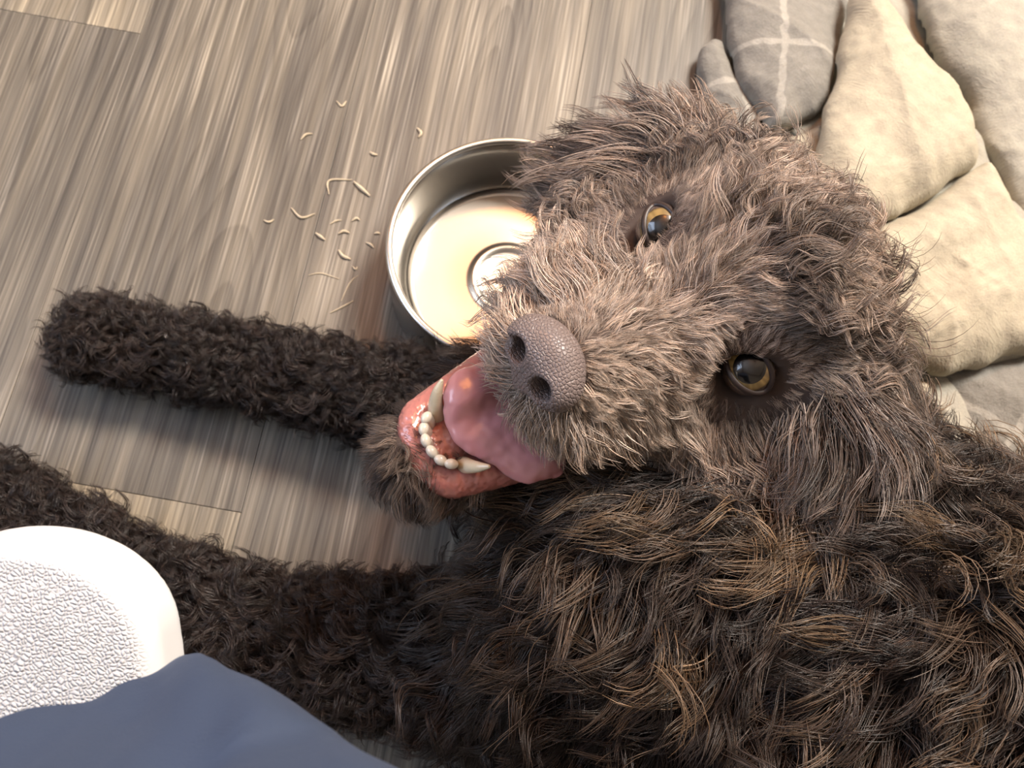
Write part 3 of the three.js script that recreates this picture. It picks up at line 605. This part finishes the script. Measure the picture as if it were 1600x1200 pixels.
// ---------------------------------------------------------------- blanket: overlapping folds of soft cloth
{
  const bl = new THREE.Group(); bl.name = 'blanket'; scene.add(bl);
  bl.position.copy(P(1450, 300, 0));
  tag(bl, 'rumpled beige and grey checked blanket heaped on the floor behind the dog', 'blanket');
  const fleece = texOf(256, 256, (x, y) => { const v = 150 + 50 * tileNoise(x, y, 256, 256, 60, 60, 3) + 40 * tileNoise(x, y, 256, 256, 22, 22, 8); return [v, v, v]; }, false);
  fleece.repeat.set(14, 14);
  const check = texOf(512, 512, (x, y) => {
    const w = 6 * tileNoise(x, y, 512, 512, 9, 9, 4), wx = x + w, wy = y + w * 0.7, nn = tileNoise(x, y, 512, 512, 80, 80, 6) * 7 + tileNoise(x, y, 512, 512, 12, 12, 2) * 5;
    const lx = Math.abs(((wx + 64) % 256) - 64), ly = Math.abs(((wy + 64) % 256) - 64), k = Math.max(sstep(13, 8, lx), sstep(13, 8, ly)) * 0.55;
    return [lerp(119, 165, k) + nn, lerp(117, 162, k) + nn, lerp(111, 153, k) + nn];
  });
  check.repeat.set(1 / 0.128, 1 / 0.128);
  const plain = (a, b, c, s) => { const t = texOf(256, 256, (x, y) => { const v = tileNoise(x, y, 256, 256, 70, 70, s) * 6 + tileNoise(x, y, 256, 256, 9, 9, s + 4) * 7; return [a + v, b + v, c + v * 0.8]; }); t.repeat.set(8, 8); return t; };
  const cloth = (map) => new THREE.MeshPhysicalMaterial({ map, roughness: 0.95, sheen: 0.4, sheenRoughness: 0.6, sheenColor: new THREE.Color(0xd8d0c0), bumpMap: fleece, bumpScale: 0.0006 });
  const grey = cloth(check), beige = cloth(plain(160, 153, 135, 11)), pale = cloth(plain(147, 144, 133, 23));
  const polyD = (pts, x, y) => { // signed distance to an outline
    let d = 1e9, s = 1;
    for (let i = 0, j = pts.length - 1; i < pts.length; j = i++) {
      const [ax, ay] = pts[i], [bx, by] = pts[j], ex = bx - ax, ey = by - ay, wx = x - ax, wy = y - ay, t = clamp((wx * ex + wy * ey) / (ex * ex + ey * ey)), qx = wx - ex * t, qy = wy - ey * t;
      d = Math.min(d, qx * qx + qy * qy);
      const c1 = y >= ay, c2 = y < by, c3 = ex * wy > ey * wx;
      if ((c1 && c2 && c3) || (!c1 && !c2 && !c3)) s = -s;
    }
    return s * Math.sqrt(d);
  };
  const fold = (outline, h, thick, mat, { turn = 0, slope = [0, 0], wrinkle = 0.004, freq = 14, dir = 0.6, seed = 1, drop = Math.min(0.022, thick * 0.45) } = {}) => {
    const pts = outline.map(([x, y]) => { const q = P(x, y, h); return [q.x, q.z]; });
    const xs = pts.map((q) => q[0]), zs = pts.map((q) => q[1]), cx = xs.reduce((a, b) => a + b) / xs.length, cz = zs.reduce((a, b) => a + b) / zs.length;
    const ca = Math.cos(dir), sa = Math.sin(dir);
    const surf = (x, z) => { const a = (x - cx) * ca + (z - cz) * sa, b = -(x - cx) * sa + (z - cz) * ca; return h + slope[0] * (x - cx) + slope[1] * (z - cz) + wrinkle * (n3(a * freq * 0.35, b * freq, seed) + 0.4 * n3(a * freq * 1.1, b * freq * 2.3, seed + 5)) + 0.0028 * Math.pow(1 - Math.abs(n3(a * 4, b * 9, seed + 11)), 5) + 0.0012 * Math.pow(1 - Math.abs(n3(a * 14 + 3, b * 8, seed + 17)), 6); };
    const sdf = (x, y, z) => {
      const d2 = polyD(pts, x, z) + 0.0025 + 0.0025 * n2(x * 24 + seed, z * 24), top = Math.max(surf(x, z) - drop * Math.exp(Math.min(d2, 0) / 0.015) - 0.0006 * n3(x * 90, z * 90, seed), 0.017), dy = Math.max(y - top, top - 0.015 - y), R = 0.0042;
      const qx = d2 + R, qy = dy + R;
      return Math.max((Math.hypot(Math.max(qx, 0), Math.max(qy, 0)) + Math.min(Math.max(qx, qy), 0) - R) * 0.7, 0.0015 - y);
    };
    const cell = 0.0034, mnx = Math.max(Math.min(...xs), -0.1) - 0.02, mxx = Math.min(Math.max(...xs), 0.62) + 0.02, mnz = Math.max(Math.min(...zs), -0.72) - 0.02, mxz = Math.max(...zs) + 0.02;
    const g = surfaceNets(sdf, V(mnx, -0.004, mnz), V(mxx, h + Math.abs(slope[0]) * 0.2 + Math.abs(slope[1]) * 0.2 + wrinkle * 2 + 0.02, mxz), cell);
    const ct = Math.cos(turn), st = Math.sin(turn);
    uvFrom(g, (x, y, z) => [x * ct + z * st, -x * st + z * ct]);
    g.translate(-bl.position.x, -bl.position.y, -bl.position.z);
    return mesh('fold', g, mat, bl);
  };
  fold([[1165, -160], [1900, -160], [1900, 900], [1600, 800], [1420, 640], [1310, 420], [1270, 250], [1180, 150]], 0.016, 0.014, pale, { wrinkle: 0.002, seed: 2 });
  fold([[1092, 52], [1118, 40], [1142, 44], [1165, 105], [1210, 185], [1250, 290], [1130, 290], [1104, 160]], 0.030, 0.030, grey, { turn: -0.25, seed: 3, wrinkle: 0.003 });
  fold([[1138, -90], [1356, -90], [1345, 0], [1330, 70], [1312, 135], [1290, 160], [1215, 188], [1168, 112], [1150, 50]], 0.046, 0.044, grey, { turn: -0.06, seed: 4, wrinkle: 0.003, slope: [0, 0.05] });
  fold([[1200, 215], [1240, 186], [1300, 168], [1330, 250], [1300, 380], [1225, 320]], 0.040, 0.04, beige, { seed: 5 });
  fold([[1440, -90], [1760, -90], [1760, 330], [1625, 330], [1585, 240], [1560, 205], [1546, 160], [1530, 108], [1480, 55]], 0.056, 0.05, pale, { seed: 6, wrinkle: 0.005, dir: 1.3 });
  fold([[1440, 160], [1545, 180], [1600, 285], [1760, 330], [1760, 520], [1540, 560], [1480, 470], [1420, 330]], 0.044, 0.04, pale, { seed: 16, wrinkle: 0.005, dir: 1.0 });
  fold([[1290, 340], [1350, 335], [1430, 308], [1556, 226], [1590, 262], [1640, 330], [1760, 340], [1760, 510], [1600, 546], [1500, 572], [1440, 548], [1370, 508], [1300, 490]], 0.058, 0.05, beige, { seed: 7, wrinkle: 0.006, dir: -0.5, slope: [0, -0.04] });
  fold([[1345, -80], [1418, -20], [1478, 62], [1528, 112], [1542, 160], [1560, 212], [1550, 236], [1480, 282], [1430, 312], [1350, 338], [1270, 420], [1262, 300], [1300, 165], [1326, 70]], 0.072, 0.055, beige, { seed: 8, wrinkle: 0.004, dir: 0.9 });
  fold([[1470, 560], [1600, 535], [1800, 490], [1800, 900], [1640, 820], [1560, 720], [1520, 640]], 0.030, 0.028, grey, { turn: 0.5, seed: 9, wrinkle: 0.004 });
  fold([[1370, 520], [1425, 536], [1420, 590], [1395, 660], [1340, 640], [1345, 560]], 0.040, 0.04, beige, { seed: 12, wrinkle: 0.002 });
  fold([[1425, 590], [1455, 574], [1478, 590], [1470, 660], [1440, 720], [1400, 690]], 0.036, 0.036, beige, { seed: 13, wrinkle: 0.002 });
  fold([[1470, 620], [1500, 600], [1520, 670], [1545, 730], [1500, 760], [1460, 700]], 0.030, 0.03, pale, { seed: 14, wrinkle: 0.002 });
}

// ---------------------------------------------------------------- person: trouser leg and white slide
{
  const who = new THREE.Group(); who.name = 'person'; scene.add(who);
  tag(who, 'person sitting above the dog, leg in navy trousers and a white pebbled slide', 'person');
  // trouser leg: a wide cuff rising towards the knee, outer cloth and the dark inside of the cuff
  const ank = D(100, 1178, 0.292), knee = D(420, 1750, 0.20), ax = knee.clone().sub(ank).normalize(), spine = new THREE.CatmullRomCurve3([ank.clone().addScaledVector(knee.clone().sub(ank).normalize(), -0.05), ank, ank.clone().lerp(knee, 0.5), knee, V(0.02, 0.40, 0.36), V(0.10, 0.40, 0.62), V(0.12, 0.40, 0.74)]), LEGL = spine.getLength() - 0.05;
  const side = RGT.clone().addScaledVector(ax, -RGT.dot(ax)).normalize(), topn = side.clone().cross(ax).normalize(); if (topn.dot(FWD) > 0) topn.negate();
  const NA = 120, NT = 110, lp = [], li = [], SP = 0.05 + LEGL;
  const frameAt = (t) => { const u = clamp((t + 0.05) / SP), T = spine.getTangentAt(u), S = RGT.clone().addScaledVector(T, -RGT.dot(T)).normalize(), N = S.clone().cross(T).normalize(); if (N.y < 0) N.negate(); return [spine.getPointAt(u), T, S, N]; };
  const at = (phi, t, inner) => {
    const c = Math.cos(phi), sn = Math.sin(phi), w = 0.047 + 0.30 * Math.min(t, 0.33) * Math.exp(-Math.min(t, 0.33) * 3) - inner, th = 0.026 + 0.30 * Math.min(t, 0.33) * Math.exp(-Math.min(t, 0.33) * 3) - inner;
    const s = c * w, near = sstep(-0.2, 0.5, sn);
    const peak = Math.exp(-Math.pow((s - 0.044) / 0.014, 2)), dip = Math.exp(-Math.pow((s - 0.012) / 0.018, 2));
    const hem = near * (0.003 * peak - 0.004 * dip) + (1 - near) * 0.012 * sstep(0.02, -0.01, s);
    const fade = Math.exp(-t / 0.10);
    const n = sn * th + near * (0.007 * peak * fade - 0.008 * dip * fade + 0.006 * n3(s * 16, t * 10, 3) + 0.003 * n3(s * 40 + t * 30, t * 14, 8));
    const t1 = t - hem * Math.exp(-t / 0.03), [C, , S, N] = frameAt(t1), end = Math.sqrt(clamp(1 - Math.pow(clamp((t - (LEGL - 0.08)) / 0.08), 2)));
    return C.addScaledVector(S, s * end).addScaledVector(N, n * end);
  };
  const ring = (t, inner) => { for (let i = 0; i < NA; i++) { const q = at(i / NA * Math.PI * 2, t, inner); lp.push(q.x, q.y, q.z); } };
  for (let k = 12; k >= 0; k--) ring(k / 12 * 0.05, 0.0022);
  ring(-0.0008, 0.0011);
  for (let k = 0; k <= NT; k++) ring(k / NT * LEGL, 0);
  for (let k = 0; k < 13 + NT + 1; k++) for (let i = 0; i < NA; i++) { const a = k * NA + i, b = k * NA + (i + 1) % NA; li.push(a, a + NA, b, b, a + NA, b + NA); }
  const lg = new THREE.BufferGeometry(); lg.setAttribute('position', new THREE.Float32BufferAttribute(lp, 3)); lg.setIndex(li); lg.computeVertexNormals();
  uvFrom(lg, (x, y, z) => [x * 1, z * 1 + y]);
  const weave = texOf(256, 256, (x, y) => { const v = 128 + 50 * Math.sin(x / 256 * 6.2832 * 64) * Math.sin(y / 256 * 6.2832 * 64) + 40 * tileNoise(x, y, 256, 256, 40, 40, 2); return [v, v, v]; }, false); weave.repeat.set(25, 25);
  const navy = new THREE.MeshPhysicalMaterial({ color: 0x2b3951, roughness: 0.85, sheen: 0.5, sheenColor: new THREE.Color(0x8fa0bc), sheenRoughness: 0.5, bumpMap: weave, bumpScale: 0.0002 });
  mesh('trouser_leg', lg, navy, who);
  // slide: a thick footbed with a raised smooth edge, pebbled on top; its toe points away from the person
  const toe = D(-8, 903, 0.318), heel = D(90, 1500, 0.330), fx = heel.clone().sub(toe).normalize();
  const sx = RGT.clone().addScaledVector(fx, -RGT.dot(fx)).normalize(), sn = sx.clone().cross(fx).normalize(); if (sn.dot(FWD) > 0) sn.negate();
  const sole = (s, t) => { // outline: rounded toe, narrowing to the heel
    const L = 0.24, rr = 0.050, tc = clamp(t, 0.038, L - 0.04), w = lerp(rr, 0.036, clamp((tc - 0.05) / 0.15)); return Math.hypot(s, (t - tc) * (t < tc ? 1.25 : 1)) - w;
  };
  const local = (x, y, z) => { const a = x - toe.x, b = y - toe.y, c = z - toe.z; return [a * sx.x + b * sx.y + c * sx.z, a * sn.x + b * sn.y + c * sn.z, a * fx.x + b * fx.y + c * fx.z]; };
  const pillow = (d2, dy, R) => { const qx = d2 + R, qy = dy + R; return (Math.hypot(Math.max(qx, 0), Math.max(qy, 0)) + Math.min(Math.max(qx, qy), 0) - R) * 0.8; };
  const shoeSdf = (x, y, z) => { const [s, n, t0] = local(x, y, z), d2 = sole(s, t0 + 0.010); return pillow(d2, Math.max(n - 0.0035 - 0.0015 * sstep(0, -0.03, d2), -0.030 - n), 0.009); };
  const slo = toe.clone().min(heel).subScalar(0.08), shi = toe.clone().max(heel).addScalar(0.08);
  const sg = surfaceNets(shoeSdf, slo, shi, 0.0024);
  uvFrom(sg, (x, y, z) => { const [s, n, t] = local(x, y, z); return [s / 0.12 + 0.5, (t + 0.01) / 0.24]; });
  const pc = rngOf(9), NX = 80, NY = 160, cells = Array.from({ length: NX * NY }, (_, i) => [((i % NX) + 0.1 + 0.8 * pc()), (Math.floor(i / NX) + 0.1 + 0.8 * pc())]);
  const pebble = texOf(1024, 2048, (x, y) => {
    const w1 = 0.45 * tileNoise(x, y, 1024, 2048, 30, 60, 2), u = clamp(x / 1024 * NX + w1, 0, NX - 0.001), v = clamp(y / 2048 * NY + w1, 0, NY - 0.001), ci = Math.floor(u), cj = Math.floor(v); let a = 9, b = 9;
    for (let j = Math.max(0, cj - 1); j <= Math.min(NY - 1, cj + 1); j++) for (let i = Math.max(0, ci - 1); i <= Math.min(NX - 1, ci + 1); i++) { const c = cells[j * NX + i], dd = Math.hypot(c[0] - u, c[1] - v); if (dd < a) { b = a; a = dd; } else if (dd < b) b = dd; }
    const k = sstep(-0.002, -0.009, sole((x / 1024 - 0.5) * 0.12, y / 2048 * 0.24)), h = 120 + k * (sstep(0, 0.6, b - a) * 230 - 110); return [h, h, h];
  }, false);
  const shoe = mesh('slide_sandal', sg, new THREE.MeshPhysicalMaterial({ color: 0xcdd0d3, roughness: 0.55, bumpMap: pebble, bumpScale: 0.0007 }), who); shoe.userData.label = 'white rubber slide sandal with a pebbled top';
}

// ---------------------------------------------------------------- crumbs spilled round the bowl
{
  const cm = new THREE.MeshPhysicalMaterial({ color: 0xc6b89e, roughness: 0.5, clearcoat: 0.3 });
  const bits = [
    [[526, 158], [534, 166], [541, 158], 2.0, 'small pale crumb farthest from the dog'], [[470, 218], [478, 210], [488, 209], 2.2, 'thin curved crumb left of the farthest crumbs'], [[652, 200], [658, 208], [654, 214], 3.0, 'pale crumb nearest the top of the bowl rim'],
    [[578, 238], [584, 241], [590, 242], 2.8, 'oval crumb between the bowl and the far crumbs'], [[514, 304], [513, 283], [550, 281], 2.0, 'thin bent strand beside the thick curled crumb'], [[553, 284], [562, 292], [578, 306], 3.6, 'thickest curled crumb left of the bowl'],
    [[455, 325], [471, 340], [492, 334], 2.4, 'zigzag strand lying leftmost of the spilled food'], [[412, 344], [420, 347], [428, 343], 2.2, 'faint crumb farthest left of the bowl'], [[516, 350], [525, 345], [534, 344], 1.8, 'slim crumb left of the crumb trio'],
    [[550, 345], [557, 341], [562, 344], 2.6, 'small rounded crumb above the crescent crumbs'], [[493, 364], [500, 369], [508, 375], 3.0, 'slanting crumb at the left of the crumb trio'], [[529, 365], [537, 361], [546, 364], 2.8, 'arched crumb in the middle of the crumb trio'],
    [[529, 391], [536, 400], [548, 405], 3.2, 'crescent crumb lowest of the trio'], [[572, 379], [579, 382], [584, 387], 2.4, 'little crumb close to the bowl rim'], [[585, 365], [590, 364], [594, 365], 2.4, 'tiny crumb touching the left bowl rim'],
    [[550, 416], [556, 421], [558, 417], 1.8, 'tiny crumb under the crescent crumb'], [[482, 430], [500, 427], [530, 436], 1.3, 'faint thread of food above the foreleg'], [[516, 489], [530, 482], [552, 470], 1.6, 'short strand lying nearest the foreleg'], [[533, 470], [548, 440], [560, 430], 1.2, 'thin strand curving towards the bowl'],
  ];
  for (const [a, b, c, rpx, label] of bits) {
    const rad = rpx * 0.8 / FPX * 0.72, y = rad * 0.9, A = P(a[0], a[1], y), B = P(b[0], b[1], y + rad * 0.2), C = P(c[0], c[1], y), o = B.clone(); o.y = 0;
    const g = new THREE.TubeGeometry(new THREE.CatmullRomCurve3([A, B, C].map((q) => q.sub(o))), 14, rad, 7, false);
    const p = g.attributes.position; // tapered ends
    for (let i = 0; i <= 14; i++) { const k = 0.35 + 0.65 * Math.sin(Math.PI * clamp(i / 14, 0.04, 0.96)) * (1 + 0.2 * n2(i, rpx * 7)); const cc = V(); for (let j = 0; j < 8; j++) cc.add(V().fromBufferAttribute(p, i * 8 + j)); cc.divideScalar(8); for (let j = 0; j < 8; j++) { const q = V().fromBufferAttribute(p, i * 8 + j).sub(cc).multiplyScalar(k).add(cc); p.setXYZ(i * 8 + j, q.x, Math.max(q.y, 0.0001), q.z); } }
    g.computeVertexNormals();
    const m = mesh(numbered('food_crumb'), g, cm, scene); m.position.copy(o); tag(m, label, 'crumb', 'food crumbs beside the bowl');
  }
}
renderer.render(scene, camera);
